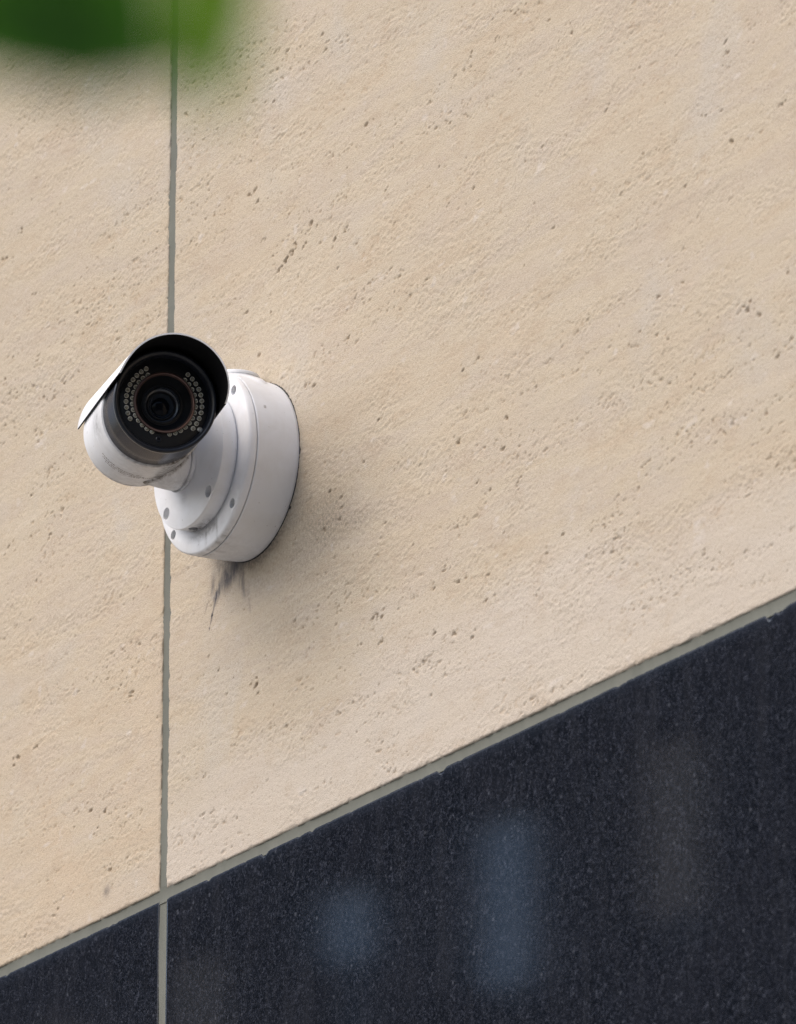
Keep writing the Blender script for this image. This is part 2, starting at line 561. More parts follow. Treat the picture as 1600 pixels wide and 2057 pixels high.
    if x0 < 0 < x1:
        wv = (fract(xs, zs, 5, 14, seed + 14, 3) - 0.5) * 4.0
        thread = fract(xs, zs, 2.6, 26, seed + 18, 3, 0.7)
        for (a, b, w0, w1, s, th) in (((-28, -64), (-46, -82), 19, 10, 1.0, 0.4), ((-46, -76), (-63, -92), 9, 4.2, 1.0, 0.3), ((-61, -88), (-73, -117), 3.0, 0.7, 1.0, 0.0), ((-62, -72), (-82, -102), 4.5, 1.0, 0.6, 0.5),
                                      ((-24, -74), (-12, -102), 9, 5, 0.6, 0.6), ((-14, -98), (-4, -120), 6, 1.5, 0.3, 0.8), ((-56, -66), (-70, -84), 12, 6, 0.45, 0.6), ((-26, -68), (-42, -80), 13, 10, 0.85, 0.0)):
            dd, t = seg_dist(X, Z, a, b)
            w = w0 + (w1 - w0) * t
            fea = np.clip(1.35 - (dd + wv) / w, 0, 1)
            stain = np.maximum(stain, s * fea * np.clip(1 - th * 2.4 * np.clip(0.62 - thread, 0, 1) / 0.4, 0.08, 1))
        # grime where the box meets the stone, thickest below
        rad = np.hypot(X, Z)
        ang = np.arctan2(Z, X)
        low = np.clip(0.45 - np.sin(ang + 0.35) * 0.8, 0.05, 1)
        soot_shade = np.clip(1 - (rad - 75) / (5 + 30 * low * fract(xs, zs, 20, 20, seed + 15, 3)), 0, 1) * low * 0.95
        # soft shadow right and below the box, painted in along with speckled dirt
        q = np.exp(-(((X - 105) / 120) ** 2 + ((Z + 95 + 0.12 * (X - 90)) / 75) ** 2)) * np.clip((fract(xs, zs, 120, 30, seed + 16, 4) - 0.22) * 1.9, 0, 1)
        soot_shade = np.maximum(soot_shade, q * 0.72)
    if x0 < -243 < x1:
        stain = np.maximum(stain, 0.6 * np.exp(-((X + 243) / 5.5) ** 2 - ((Z + 301) / 4.5) ** 2))
    attrs = {'rust': np.clip(rust, 0, 1), 'lime': lime, 'pale': pale, 'peach': np.clip((40 - Z) / 260, 0, 1) * (x0 < -400), 'stain': stain, 'soot_shade': soot_shade}
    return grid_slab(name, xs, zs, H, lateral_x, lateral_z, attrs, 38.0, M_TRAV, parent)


def granite(name, x0, x1, z0, z1, vis, seed, chips, parent):
    xs = axis_samples(x0, x1, max(x0, vis[0]), min(x1, vis[1]), 1.6)
    top = np.array([z1 - 26, z1 - 18, z1 - 12, z1 - 9, z1 - 7, z1 - 5.5, z1 - 4, z1 - 3, z1 - 2, z1 - 1.2, z1 - 0.6, z1])
    zs = np.concatenate([[z0, z0 + 1.0], np.linspace(z0 + 40, z1 - 60, 6), top])
    X, Z = np.meshgrid(xs, zs)
    H = np.zeros_like(X)
    dl, dr_, dt_ = X - x0, x1 - X, z1 - Z
    de = np.minimum(np.minimum(dl, dr_), dt_)
    H -= np.clip(1 - de / 1.0, 0, 1) ** 1.5 * 0.8
    nse = fract(xs, np.array([0.0]), 7, 9e9, seed, 3)[0]
    prof = np.clip(nse - 0.62, 0, 1) * 3.0
    for (cx, w, dp) in chips:
        e = np.abs(xs - cx) / w
        prof = np.maximum(prof, dp * np.clip(1.15 - e, 0, 1) * (0.75 + 0.5 * fract(xs, np.array([0.0]), 4, 9e9, seed + 3, 2)[0]))
    lat = -prof[None, :] * np.clip(1 - dt_ / 20, 0, 1)
    H -= np.clip(prof[None, :] * 0.3 - dt_ * 0.4, 0, 3)
    attrs = {'edge': np.clip(1 - dt_ / 14, 0, 1) ** 2 * 0.8, 'rim': np.clip(1.6 - np.minimum(dl, dr_) / 1.8, 0, 1)}
    return grid_slab(name, xs, zs, H, 0 * X, lat, attrs, 38.0, M_GRAN, parent, yoff=0.6)


# ------------------------------------------------------------------ the clad wall
wall = link('stone_clad_wall', None)
wall.empty_display_size = 0.3
tag(wall, 'street wall clad in beige pitted travertine above a dark polished granite band', 'wall')
XJ, JW, ZT, JH = -147.15, 11.4, -323.2, 8.8
xl, xr = XJ - JW / 2, XJ + JW / 2
SLW = 1240.0
vis = (-500, 850, -330, 610)
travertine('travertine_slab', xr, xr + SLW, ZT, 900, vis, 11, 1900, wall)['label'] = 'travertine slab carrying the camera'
travertine('travertine_slab', xl - SLW, xl, ZT, 900, vis, 47, 1100, wall)['label'] = 'travertine slab left of the upright joint'
visg = (-480, 850, 0, 0)
granite('granite_slab', xr, xr + SLW, -1620, ZT - JH, visg, 5, [(22, 6, 3.2), (98, 4, 1.6), (300, 7, 3.0), (770, 7, 3.2), (784, 11, 2.2), (560, 5, 1.4), (-70, 4, 1.5)], wall)['label'] = 'dark granite slab right of the upright joint'
granite('granite_slab', xl - SLW, xl, -1620, ZT - JH, visg, 8, [(-420, 4, 1.3), (-240, 3, 1.0)], wall)['label'] = 'dark granite slab left of the upright joint'

# plain neighbours beyond the frame
PITCH = SLW + JW


def coarse(name, x0, x1, z0, z1, mat):
    bm = bmesh.new()
    box_bm(bm, x0 * .001, x1 * .001, 0.0, 0.038, ZD + z0 * .001, ZD + z1 * .001, 0.0012)
    link(name, bm_mesh(name, bm), [mat], wall)


for k in (-3, -2, -1, 0, 1, 2):
    x0 = xr + k * PITCH
    for (z0, z1, mat, nm) in ((-3810, -1632, M_GRAN, 'granite_slab'), (-1620, ZT - JH, M_GRAN, 'granite_slab'), (ZT, 900, M_TRAV, 'travertine_slab'), (911.6, 2130, M_TRAV, 'travertine_slab'), (2141.6, 3360, M_TRAV, 'travertine_slab'), (3371.6, 4590, M_TRAV, 'travertine_slab')):
        if k in (-1, 0) and z1 in (ZT - JH, 900):
            continue
        coarse(nm, x0, x0 + SLW, z0, z1, mat)


def strip(name, along, lo, hi, c0, c1, label):
    """sealant bead: a shallow concave strip set back behind the stone faces"""
    bm = bmesh.new()
    n = 400
    rows = []
    prof = [(0.0, 0.5), (0.12, 0.8), (0.3, 1.1), (0.5, 1.2), (0.7, 1.1), (0.88, 0.8), (1.0, 0.5)]
    rg = random.Random(3)
    for i in range(n + 1):
        s = lo + (hi - lo) * i / n
        rows.append([])
        wob = 0.25 * math.sin(s * 0.021) + 0.18 * math.sin(s * 0.057 + 1) + rg.uniform(-0.06, 0.06)
        for (t, dep) in prof:
            c = c0 - 2.5 + (c1 - c0 + 5.0) * t
            y = (dep + wob + 0.6) * 0.001
            p = (c, y, s) if along == 'z' else (s, y, c)
            rows[-1].append(bm.verts.new((p[0] * .001, p[1], ZD + p[2] * .001)))
    for i in range(n):
        for j in range(len(prof) - 1):
            bm.faces.new((rows[i][j], rows[i][j + 1], rows[i + 1][j + 1], rows[i + 1][j]))
    bmesh.ops.recalc_face_normals(bm, faces=bm.faces)
    if bm.faces[0].normal.y > 0:
        bmesh.ops.reverse_faces(bm, faces=bm.faces)
    o = link(name, bm_mesh(name, bm, 60), [M_SEAL], wall)
    o['label'] = label
    return o


strip('sealant_bead', 'z', ZT + 0.5, 900, xl, xr, 'grey upright sealant between the travertine slabs')
strip('sealant_bead', 'z', -1620, ZT - JH - 0.5, xl, xr, 'grey upright sealant between the granite slabs')
strip('sealant_bead', 'x', xl - SLW, xr + SLW, ZT - JH, ZT, 'grey sloping-looking sealant between travertine and granite')
bm = bmesh.new()
box_bm(bm, -4.2, 3.6, 0.0060, 0.30, 0.0, ZD + 4.6)
link('backing_wall', bm_mesh('backing_wall', bm), [M_SEAL], wall)

# ------------------------------------------------------------------ the security camera
sec = link('security_camera', None, loc=(0, 0, ZD))
sec.empty_display_size = 0.1
tag(sec, 'white bullet security camera with curved sunshade on a round wall box', 'camera')
MM = 0.001
WALLM = Matrix(((1, 0, 0, 0), (0, 0, -1, 0), (0, 1, 0, 0), (0, 0, 0, 1)))    # lathe axis Z -> wall normal (-Y)


def mm(profile):
    return [(a * MM, b * MM) for a, b in profile]


def add_grime(me, fn):
    at = me.attributes.new('grime', 'FLOAT', 'POINT')
    co = np.empty(len(me.vertices) * 3, dtype=np.float32)
    me.vertices.foreach_get('co', co)
    co = co.reshape(-1, 3) * 1000
    at.data.foreach_set('value', np.clip(fn(co), 0, 1).astype(np.float32))


# junction box: barrel + conduit boss on top
bm = lathe_bm(mm([(73.5, -1.0), (75.0, 1.0), (75.4, 3.0), (76.2, 15), (76.8, 28), (77.0, 40.4), (76.6, 40.9), (74.6, 41.0)]), 160)
bm.transform(WALLM)
# refine rings so that the grime has vertices to sit on
bmesh.ops.subdivide_edges(bm, edges=[e for e in bm.edges if abs((e.verts[0].co - e.verts[1].co).y) > 0.008], cuts=10)
me = bm_mesh('junction_box', bm, 40)
rs = np.random.RandomState(4)


def hash_noise(a, b, s):
    return 0.5 + 0.5 * np.sin(a * 12.9 / s + np.sin(b * 7.7 / s) * 2.1) * np.sin(b * 9.3 / s + np.sin(a * 5.1 / s) * 1.7)


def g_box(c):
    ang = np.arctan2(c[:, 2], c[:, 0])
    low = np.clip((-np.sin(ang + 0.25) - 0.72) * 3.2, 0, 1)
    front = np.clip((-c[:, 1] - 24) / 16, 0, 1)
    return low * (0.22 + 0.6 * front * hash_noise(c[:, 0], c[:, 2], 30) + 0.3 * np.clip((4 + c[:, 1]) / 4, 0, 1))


add_grime(me, g_box)
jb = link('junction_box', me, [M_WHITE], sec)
bm = lathe_bm(mm([(50, 55), (44, 64), (36, 69.5), (28, 72.6), (23.5, 74.6), (21.4, 76.0), (21.2, 76.6), (20.5, 76.8), (20.5, 77.3), (21.2, 77.6), (21.0, 79.4), (20.2, 80.4), (0, 80.4)]), 96)
for v in bm.verts:                                # the skirt spreads sideways only
    rad = math.hypot(v.co.x, v.co.y)
    if rad > 0.0205:
        v.co.y *= 0.0205 / rad * 1.02
bm.transform(Matrix.Translation((0, -0.0195, 0)))
link('conduit_boss', bm_mesh('conduit_boss', bm, 35), [M_WHITE], jb)
bm = lathe_bm(mm([(74.5, -2.0), (75.7, -1.8), (75.8, -0.2), (74.4, 0.6)]), 160)
bm.transform(WALLM)
link('gasket', bm_mesh('gasket', bm, 35), [M_GASKET], jb)

# cover with four recessed screws
HC = 48.7
me = bm_mesh('box_cover', lathe_bm(mm([(0, 40.8), (74.4, 40.8), (74.6, 41.8), (76.7, 41.9), (77.0, 42.4), (76.7, 46.6), (75.6, 48.3), (75.0, HC), (0, HC)]), 192), 40)
cutters = []
SCR = [(69.39 * math.cos(R_(-0.25 + a)), 69.39 * math.sin(R_(-0.25 + a))) for a in (45, 135, 225, 315)]
for (x, z) in SCR:
    cutters.append(cyl_bm(4.2 * MM, 43.2 * MM, 52 * MM, 32, Matrix.Translation((x * MM, z * MM, 0)), 4.2 * MM))
me = cut(me, cutters, 35)
me.transform(WALLM)
bmt = bmesh.new(); bmt.from_mesh(me)
bmesh.ops.triangulate(bmt, faces=[f for f in bmt.faces if len(f.verts) > 4])
bmesh.ops.subdivide_edges(bmt, edges=[e for e in bmt.edges if e.calc_length() > 0.010], cuts=3, use_grid_fill=True)
bmesh.ops.subdivide_edges(bmt, edges=[e for e in bmt.edges if e.calc_length() > 0.006], cuts=2, use_grid_fill=True)
bmt.to_mesh(me); bmt.free()
me.set_sharp_from_angle(angle=R_(35))


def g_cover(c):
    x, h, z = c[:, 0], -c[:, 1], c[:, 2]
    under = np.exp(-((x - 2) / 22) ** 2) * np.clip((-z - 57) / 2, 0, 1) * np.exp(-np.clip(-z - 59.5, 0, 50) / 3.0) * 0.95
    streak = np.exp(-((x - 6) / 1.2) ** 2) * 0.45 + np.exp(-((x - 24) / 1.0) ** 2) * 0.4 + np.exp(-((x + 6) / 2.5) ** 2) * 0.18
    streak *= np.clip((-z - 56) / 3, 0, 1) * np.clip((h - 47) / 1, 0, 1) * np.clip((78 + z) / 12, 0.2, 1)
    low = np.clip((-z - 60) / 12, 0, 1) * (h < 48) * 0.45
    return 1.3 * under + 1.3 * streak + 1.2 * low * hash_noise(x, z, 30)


add_grime(me, g_cover)
bc = link('box_cover', me, [M_WHITE], sec)
sb = lathe_bm(mm([(3.3, -1.0), (3.3, 1.1), (2.8, 1.7), (2.0, 1.9), (1.8, 0.2), (0, 0.2)]), 18, mats=[0, 0, 0, 1, 1])
sme = bm_mesh('screw', sb, 30)
sme.transform(WALLM)
for (x, z) in SCR:
    link('screw', sme, [M_STEEL, M_GASKET], bc, (x * MM, -43.3 * MM, z * MM))

# round foot plate of the camera arm, flared up to the neck
RP, HP = 58.3, 63.3
flare = [(44.0, HP + 0.05), (38, HP + 0.35), (33, HP + 1.2), (29, HP + 2.6), (26.4, HP + 4.4), (24.8, HP + 6.4), (24.0, HP + 8.2), (23.0, HP + 8.7), (0, HP + 8.7)]
prof = [(0, 47.6), (56.6, 47.6), (56.2, 49.8), (57.9, 50.0), (58.3, 50.4), (58.3, 62.3), (58.0, 63.0), (57.3, HP)] + flare
me = bm_mesh('foot_plate', lathe_bm(mm(prof), 192), 40)
HOL = [(49.56 * math.cos(R_(-0.47 + a)), 49.56 * math.sin(R_(-0.47 + a))) for a in (45, 135, 225, 315)]
cutters = [cyl_bm(5.2 * MM, 55.5 * MM, 66 * MM, 36, Matrix.Translation((x * MM, z * MM - 0.002, 0))) for (x, z) in HOL]
sidem = Matrix.Translation((-2 * MM, 0, 56.0 * MM)) @ Matrix.Rotation(R_(90), 4, 'X')
cutters.append(cyl_bm(4.6 * MM, 49 * MM, 66 * MM, 32, sidem))
me = cut(me, cutters, 35)
me.transform(WALLM)
bmt = bmesh.new(); bmt.from_mesh(me)
bmesh.ops.triangulate(bmt, faces=[f for f in bmt.faces if len(f.verts) > 4])
bmesh.ops.subdivide_edges(bmt, edges=[e for e in bmt.edges if abs(e.verts[0].co.y - e.verts[1].co.y) > 0.008 and max(math.hypot(v.co.x, v.co.z) for v in e.verts) > 0.0575], cuts=6, use_grid_fill=True)
bmt.to_mesh(me); bmt.free()
me.set_sharp_from_angle(angle=R_(35))


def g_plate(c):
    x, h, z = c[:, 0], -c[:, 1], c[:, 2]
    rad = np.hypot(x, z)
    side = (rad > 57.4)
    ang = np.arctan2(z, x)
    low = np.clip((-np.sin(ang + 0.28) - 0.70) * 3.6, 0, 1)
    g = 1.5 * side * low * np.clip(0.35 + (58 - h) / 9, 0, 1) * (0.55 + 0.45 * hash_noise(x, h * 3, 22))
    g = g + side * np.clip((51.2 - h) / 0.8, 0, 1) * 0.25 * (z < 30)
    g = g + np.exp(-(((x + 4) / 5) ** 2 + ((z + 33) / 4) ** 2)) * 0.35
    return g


add_grime(me, g_plate)
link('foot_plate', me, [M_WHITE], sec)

# arm (neck) between plate and housing
prof = [(22.0, -2), (22.0, 0.2), (23.2, 0.5), (23.4, 1.2), (22.8, 1.7), (20.6, 1.8), (20.6, 2.8), (22.4, 2.9), (22.7, 4.0), (22.6, 10), (22.0, 20), (21.0, 30), (18.5, 38), (13, 44), (6, 47), (0, 47.6)]
bm = lathe_bm(mm(prof), 96)
bm.transform(Matrix.Translation((2.2 * MM, -71.2 * MM, -6.4 * MM)) @ WALLM)
bmesh.ops.subdivide_edges(bm, edges=[e for e in bm.edges if abs(e.verts[0].co.y - e.verts[1].co.y) > 0.004], cuts=5, use_grid_fill=True)
me = bm_mesh('arm', bm, 40)


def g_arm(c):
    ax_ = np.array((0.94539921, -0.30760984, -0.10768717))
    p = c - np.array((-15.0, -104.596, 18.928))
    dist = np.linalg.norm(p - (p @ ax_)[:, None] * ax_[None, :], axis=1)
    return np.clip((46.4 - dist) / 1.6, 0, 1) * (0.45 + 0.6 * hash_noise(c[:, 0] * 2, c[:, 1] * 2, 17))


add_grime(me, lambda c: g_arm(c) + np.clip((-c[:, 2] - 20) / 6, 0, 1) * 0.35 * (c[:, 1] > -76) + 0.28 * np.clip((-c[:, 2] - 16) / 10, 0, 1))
link('arm', me, [M_WHITE], sec)

# --- housing frame: x to the right of the lens, y up, z along the optical axis
REAR = Vector((-0.015, -0.104596, 0.018928))
A = Vector((0.94539921, -0.30760984, -0.10768717)).normalized()
U = (Vector((0, 0, 1)) - A * A.z).normalized()
V = U.cross(A).normalized()
BM = Matrix((V, U, A)).transposed().to_4x4()
BM.translation = REAR


def part(name, bm, mats, smooth=35, grime=None, parent=None):
    me = bm_mesh(name, bm, smooth)
    if grime:
        add_grime(me, grime)
    me.transform(BM)
    return link(name, me, mats, parent or sec)


RB = 43.6


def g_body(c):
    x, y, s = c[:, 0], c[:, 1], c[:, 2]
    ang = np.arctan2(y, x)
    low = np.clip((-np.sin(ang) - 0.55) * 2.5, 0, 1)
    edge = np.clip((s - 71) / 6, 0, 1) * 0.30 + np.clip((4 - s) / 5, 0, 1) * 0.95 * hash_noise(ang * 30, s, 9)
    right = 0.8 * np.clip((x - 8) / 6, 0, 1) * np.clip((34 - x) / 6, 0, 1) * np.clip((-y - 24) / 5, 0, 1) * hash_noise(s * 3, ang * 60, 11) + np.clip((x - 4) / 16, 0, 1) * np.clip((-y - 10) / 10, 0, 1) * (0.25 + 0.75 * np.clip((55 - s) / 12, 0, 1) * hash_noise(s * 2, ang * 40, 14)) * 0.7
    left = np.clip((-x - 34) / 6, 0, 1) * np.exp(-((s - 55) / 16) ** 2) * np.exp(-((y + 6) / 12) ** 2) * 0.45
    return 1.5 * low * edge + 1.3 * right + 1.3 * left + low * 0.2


prof = [(0, -9)] + [(RB - 9 + 9 * math.sin(R_(a)), -9 * math.cos(R_(a))) for a in range(0, 91, 10)]
prof += [(RB, s) for s in range(3, 75, 3)] + [(RB - 0.2, 75.4), (RB - 0.8, 75.8), (41.2, 76.0), (40.8, 79.5)]
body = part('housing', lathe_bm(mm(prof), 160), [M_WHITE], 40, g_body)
# illegible two-line print on the underside
bm = bmesh.new()
rg = random.Random(12)
for row, (s0, a0, a1) in enumerate(((39, 218, 268), (34.5, 218, 272), (30.5, 226, 290))):
    a = a0
    while a < a1:
        w = rg.choice((0.9, 1.3, 1.7, 2.2))
        hgt = rg.uniform(1.2, 1.9)
        if rg.random() < 0.85:
            pts = [(aa, ss) for aa, ss in ((a, s0), (a + w, s0), (a + w, s0 + hgt), (a, s0 + hgt))]
            vs = [bm.verts.new(((RB + 0.12) * MM * math.cos(R_(aa)), (RB + 0.12) * MM * math.sin(R_(aa)), ss * MM)) for aa, ss in pts]
            bm.faces.new(vs)
        a += w + rg.uniform(0.5, 1.1)
part('warning_print', bm, [M_PRINT], None, None, body)

# metal front ring with the black bezel
prof = [(40.0, 78.6), (42.0, 78.7), (42.5, 79.3), (42.6, 100), (42.4, 122.5), (41.6, 123.4), (40.5, 123.4)]
part('front_ring', lathe_bm(mm(prof), 160), [M_METAL], 40)
prof = [(40.6, 122.0), (42.0, 122.2), (42.6, 123.2), (42.6, 126.0), (42.0, 127.0), (40.8, 127.3), (39.2, 126.6), (38.0, 124.0), (37.4, 121.0), (37.2, 119.0)]
part('bezel', lathe_bm(mm(prof), 160), [M_BEZEL], 45)
part('seal_ring', lathe_bm(mm([(41.6, 75.0), (41.6, 79.6)]), 128), [M_GASKET], 45)
face = part('face_panel', lathe_bm(mm([(37.8, 119.6), (34.5, 120.2), (34.0, 120.4), (24.6, 120.4), (24.4, 118.0)]), 128), [M_BLACK], 45)
# lens barrel and glass
prof = [(25.4, 119.0), (25.6, 122.2), (25.0, 123.2), (24.0, 123.4), (23.2, 122.6), (22.6, 120.8)]
lens = part('lens_barrel', lathe_bm(mm(prof + [(17.2, 113.5), (16.4, 113.6), (16.0, 114.6), (15.0, 114.8), (14.4, 113.6), (13.8, 109.5), (12.4, 108.9), (11.6, 110.2), (10.9, 110.2), (10.4, 108.2), (7.2, 104.5), (6.6, 104.5), (0, 102.5)]), 128,
                                   mats=[0, 1, 1, 1, 1, 0] + [0] * 4 + [2, 2] + [0] * 3 + [2, 2] + [0] * 4), [M_BLACK, M_COPPER, M_RING], 40)
prof = [(0, 107.6), (3, 107.4), (6, 106.7), (7.1, 106.2), (7.1, 105.0)]
part('lens_glass', lathe_bm(mm(prof), 64), [M_GLASSY], 60, None, lens)
# LED beads
ledm = lathe_bm(mm([(2.0, 0), (2.0, 0.6), (1.75, 0.85), (1.45, 0.6), (1.3, 0.6), (1.15, 1.2), (0.7, 1.7), (0, 1.9)]), 14, mats=[0, 0, 0, 0, 1, 1, 1])
led_me = bm_mesh('led', ledm, 50)
led_me.transform(Matrix((V, U, A)).transposed().to_4x4())
ROLL = 3.0
spots = []
for k in range(13):
    spots.append((26.2, 119.5 + 127.5 * k / 12))
    spots.append((26.2, 279 + 129 * k / 12))
for k in range(11):
    spots.append((31.4, 117 + 89 * k / 10))
    spots.append((31.4, 50 - 91 * k / 10))
for (rad, a) in spots:
    p = BM @ Vector((rad * MM * math.cos(R_(a + ROLL)), rad * MM * math.sin(R_(a + ROLL)), 120.3 * MM))
    link('led', led_me, [M_LEDCUP, M_LEDDOT], face, p)
for nm, rad, a, size in (('light_sensor', 30.5, 261, 2.6), ('set_screw', 36.2, -36, 2.0)):
    bm = lathe_bm(mm([(size, -0.5), (size, 0.6), (size * 0.8, 1.0), (size * 0.45, 1.0), (size * 0.4, 0.2), (0, 0.2)]), 18)
    bm.transform(Matrix.Translation((rad * MM * math.cos(R_(a + ROLL)), rad * MM * math.sin(R_(a + ROLL)), 120.2 * MM)))
    part(nm, bm, [M_BEZEL if nm == 'light_sensor' else M_STEEL], 35, None, face)

# sunshade: thin curved sheet, white outside, black inside
bm = bmesh.new()
NA, NS = 72, 40
MID = 78.0
RO, TH, OFFS = 46.3, 1.3, 2.6
cx, cy = OFFS * math.cos(R_(MID)), OFFS * math.sin(R_(MID))


def hood_pt(i, j, rad):
    q = -1 + 2 * i / NA                         # -1 .. 1 across
    t = j / NS                                  # 0 front .. 1 rear
    half = 86 + 13 * t
    s = (166 - 16 * abs(q) ** 7) * (1 - t) + (-18) * t
    a = R_(MID + q * half)
    rr = rad - 0.8 * (1 - t)
    return ((cx + rr * math.cos(a)) * MM, (cy + rr * math.sin(a)) * MM, s * MM)


out = [[bm.verts.new(hood_pt(i, j, RO)) for j in range(NS + 1)] for i in range(NA + 1)]
inn = [[bm.verts.new(hood_pt(i, j, RO - TH)) for j in range(NS + 1)] for i in range(NA + 1)]
for i in range(NA):
    for j in range(NS):
        bm.faces.new((out[i][j], out[i][j + 1], out[i + 1][j + 1], out[i + 1][j]))
        f = bm.faces.new((inn[i][j], inn[i + 1][j], inn[i + 1][j + 1], inn[i][j + 1]))
        f.material_index = 1
for i in range(NA):
    f = bm.faces.new((out[i][0], out[i + 1][0], inn[i + 1][0], inn[i][0]))
    bm.faces.new((out[i][NS], inn[i][NS], inn[i + 1][NS], out[i + 1][NS]))
for j in range(NS):
    bm.faces.new((out[0][j], inn[0][j], inn[0][j + 1], out[0][j + 1])).material_index = 1
    bm.faces.new((out[NA][j], out[NA][j + 1], inn[NA][j + 1], inn[NA][j])).material_index = 1
hood = part('sunshade', bm, [M_HOOD, M_HOODIN], 40, lambda c: 0.25 * np.clip((2 - c[:, 2]) / 14, 0, 1))
bm = bmesh.new()
box_bm(bm, -0.004, 0.004, 0.042, 0.0462, 0.015, 0.065, 0.0006)
bm.transform(Matrix.Rotation(R_(MID - 90), 4, 'Z'))
part('shade_rail', bm, [M_BLACK], 30, None, hood)

# ------------------------------------------------------------------ the street tree whose leaves hang into the view
def leaf_mat(name, col, trans):
    t = NT(name)
    v = t.coords()
    n = t.noise(v, 90, 4, 0.6)
    c = t.mix(t.ramp(n, [(0.35, 0.0), (0.7, 0.6)]), col, tuple(x * 1.5 for x in col))
    t.set(Base_Color=c, Roughness=0.45)
    tr = t.n('ShaderNodeBsdfTranslucent')
    t.l(t.mix(0.5, c, trans), tr.inputs['Color'])
    ms = t.n('ShaderNodeMixShader')
    ms.inputs[0].default_value = 0.45
    t.l(t.b.outputs[0], ms.inputs[1])
    t.l(tr.outputs[0], ms.inputs[2])
    t.l(ms.outputs[0], t.t.nodes['Material Output'].inputs['Surface'])
    return t.m


M_LEAF1 = leaf_mat('leaf_dark', (0.032, 0.120, 0.006), (0.11, 0.33, 0.008))
M_LEAF2 = leaf_mat('leaf_fresh', (0.085, 0.190, 0.008), (0.24, 0.46, 0.010))
M_BARK = plain('bark', (0.10, 0.085, 0.07), 0.9)


def leaf_bm(bm, base, tip, normal, width, curl=0.15, fold=0.2):
    base, tip, n = Vector(base), Vector(tip), Vector(normal).normalized()
    ax = tip - base
    L = ax.length
    ax.normalize()
    side = n.cross(ax).normalized()
    n = ax.cross(side).normalized()
    prev = None
    N = 10
    for i in range(N + 1):
        t = i / N
        w = width * 0.5 * (math.sin(math.pi * t ** 0.8) ** 0.75 if 0 < t < 1 else 0.0)
        c = base + ax * (L * t) - n * (curl * L * t * t) * 0.5
        row = [bm.verts.new(c + side * (w * k) + n * (abs(k) * w * fold)) for k in (-1, -0.5, 0, 0.5, 1)]
        if prev:
            for k in range(4):
                bm.faces.new((prev[k], row[k], row[k + 1], prev[k + 1]))
        prev = row


def tube(name, pts, radii, mat, parent, seg=12):
    bm = bmesh.new()
    rings = []
    for i, p in enumerate(pts):
        p = Vector(p)
        a = Vector(pts[max(0, i - 1)])
        b = Vector(pts[min(len(pts) - 1, i + 1)])
        ax = (b - a).normalized()
        s = ax.orthogonal().normalized() if i == 0 else (rings_s - ax * rings_s.dot(ax)).normalized()
        rings_s = s
        t = ax.cross(s)
        rings.append([bm.verts.new(p + (s * math.cos(2 * math.pi * k / seg) + t * math.sin(2 * math.pi * k / seg)) * radii[i]) for k in range(seg)])
    for i in range(len(rings) - 1):
        for k in range(seg):
            bm.faces.new((rings[i][k], rings[i][(k + 1) % seg], rings[i + 1][(k + 1) % seg], rings[i + 1][k]))
    bm.faces.new(rings[-1])
    bm.faces.new(rings[0][::-1])
    bmesh.ops.recalc_face_normals(bm, faces=bm.faces)
    return link(name, bm_mesh(name, bm, 60), [mat], parent)


tree = link('street_tree', None)
tree.empty_display_size = 0.3
tag(tree, 'blurred green leaves of a street tree hanging in at the top left corner', 'tree')
TX, TY = 5.35, -4.65
tube('trunk', [(TX, TY, -0.05), (TX + .02, TY, 0.8), (TX - .02, TY + .02, 1.7), (TX, TY, 2.6), (TX + .04, TY - .03, 3.6), (TX + .02, TY, 4.6)], [0.13, 0.105, 0.095, 0.085, 0.06, 0.03], M_BARK, tree, 16)
lend = Vector((4.646, -2.675, 2.160))
limb_pts = [(TX, TY, 2.45), (5.2, -4.2, 2.66), (5.0, -3.6, 2.62), (4.82, -3.1, 2.46), (4.72, -2.82, 2.30), tuple(lend)]
tube('limb', limb_pts, [0.045, 0.032, 0.022, 0.012, 0.006, 0.003], M_BARK, tree, 10)
# the two leaves that reach into the frame
CP = Vector((5.69358, -3.25233, 1.59967))


def named_leaf(base, tip, width, mat, tilt, label=None, fold=0.15):
    bm = bmesh.new()
    mid = (Vector(base) + Vector(tip)) / 2
    n = (CP - mid).normalized() + Vector(tilt)
    leaf_bm(bm, base, tip, n, width, 0.12, fold)
    o = link('leaf', bm_mesh('leaf', bm, 80), [mat], tree)
    if label:
        o['label'] = label


for (b_, t_, w_, m_, tl, lb) in (
        ((4.6050, -2.6957, 2.0912), (4.6243, -2.6514, 2.0815), 0.0170, M_LEAF1, (0.1, 0.1, -0.4), 'dark green blurred leaf lying along the top edge'),
        ((4.6161, -2.6914, 2.1120), (4.6154, -2.6663, 2.0766), 0.0240, M_LEAF1, (0.0, 0.1, -0.5), 'dark green blurred leaf in the corner'),
        ((4.6218, -2.6802, 2.1115), (4.6210, -2.6572, 2.0797), 0.0190, M_LEAF1, (0.1, 0.0, -0.3), 'dark green blurred leaf left of the upright joint'),
        ((4.6352, -2.6563, 2.1120), (4.6226, -2.6490, 2.0736), 0.0145, M_LEAF2, (0.3, -0.2, 0.2), 'fresh green blurred leaf right of the upright joint')):
    named_leaf(b_, t_, w_, m_, tl, lb)
    tube('leaf_stalk', [lend, lend.lerp(Vector(b_), 0.5) + Vector((0, 0, 0.006)), b_], [0.0012, 0.0009, 0.0007], M_LEAF1, tree, 6)
rg = random.Random(5)
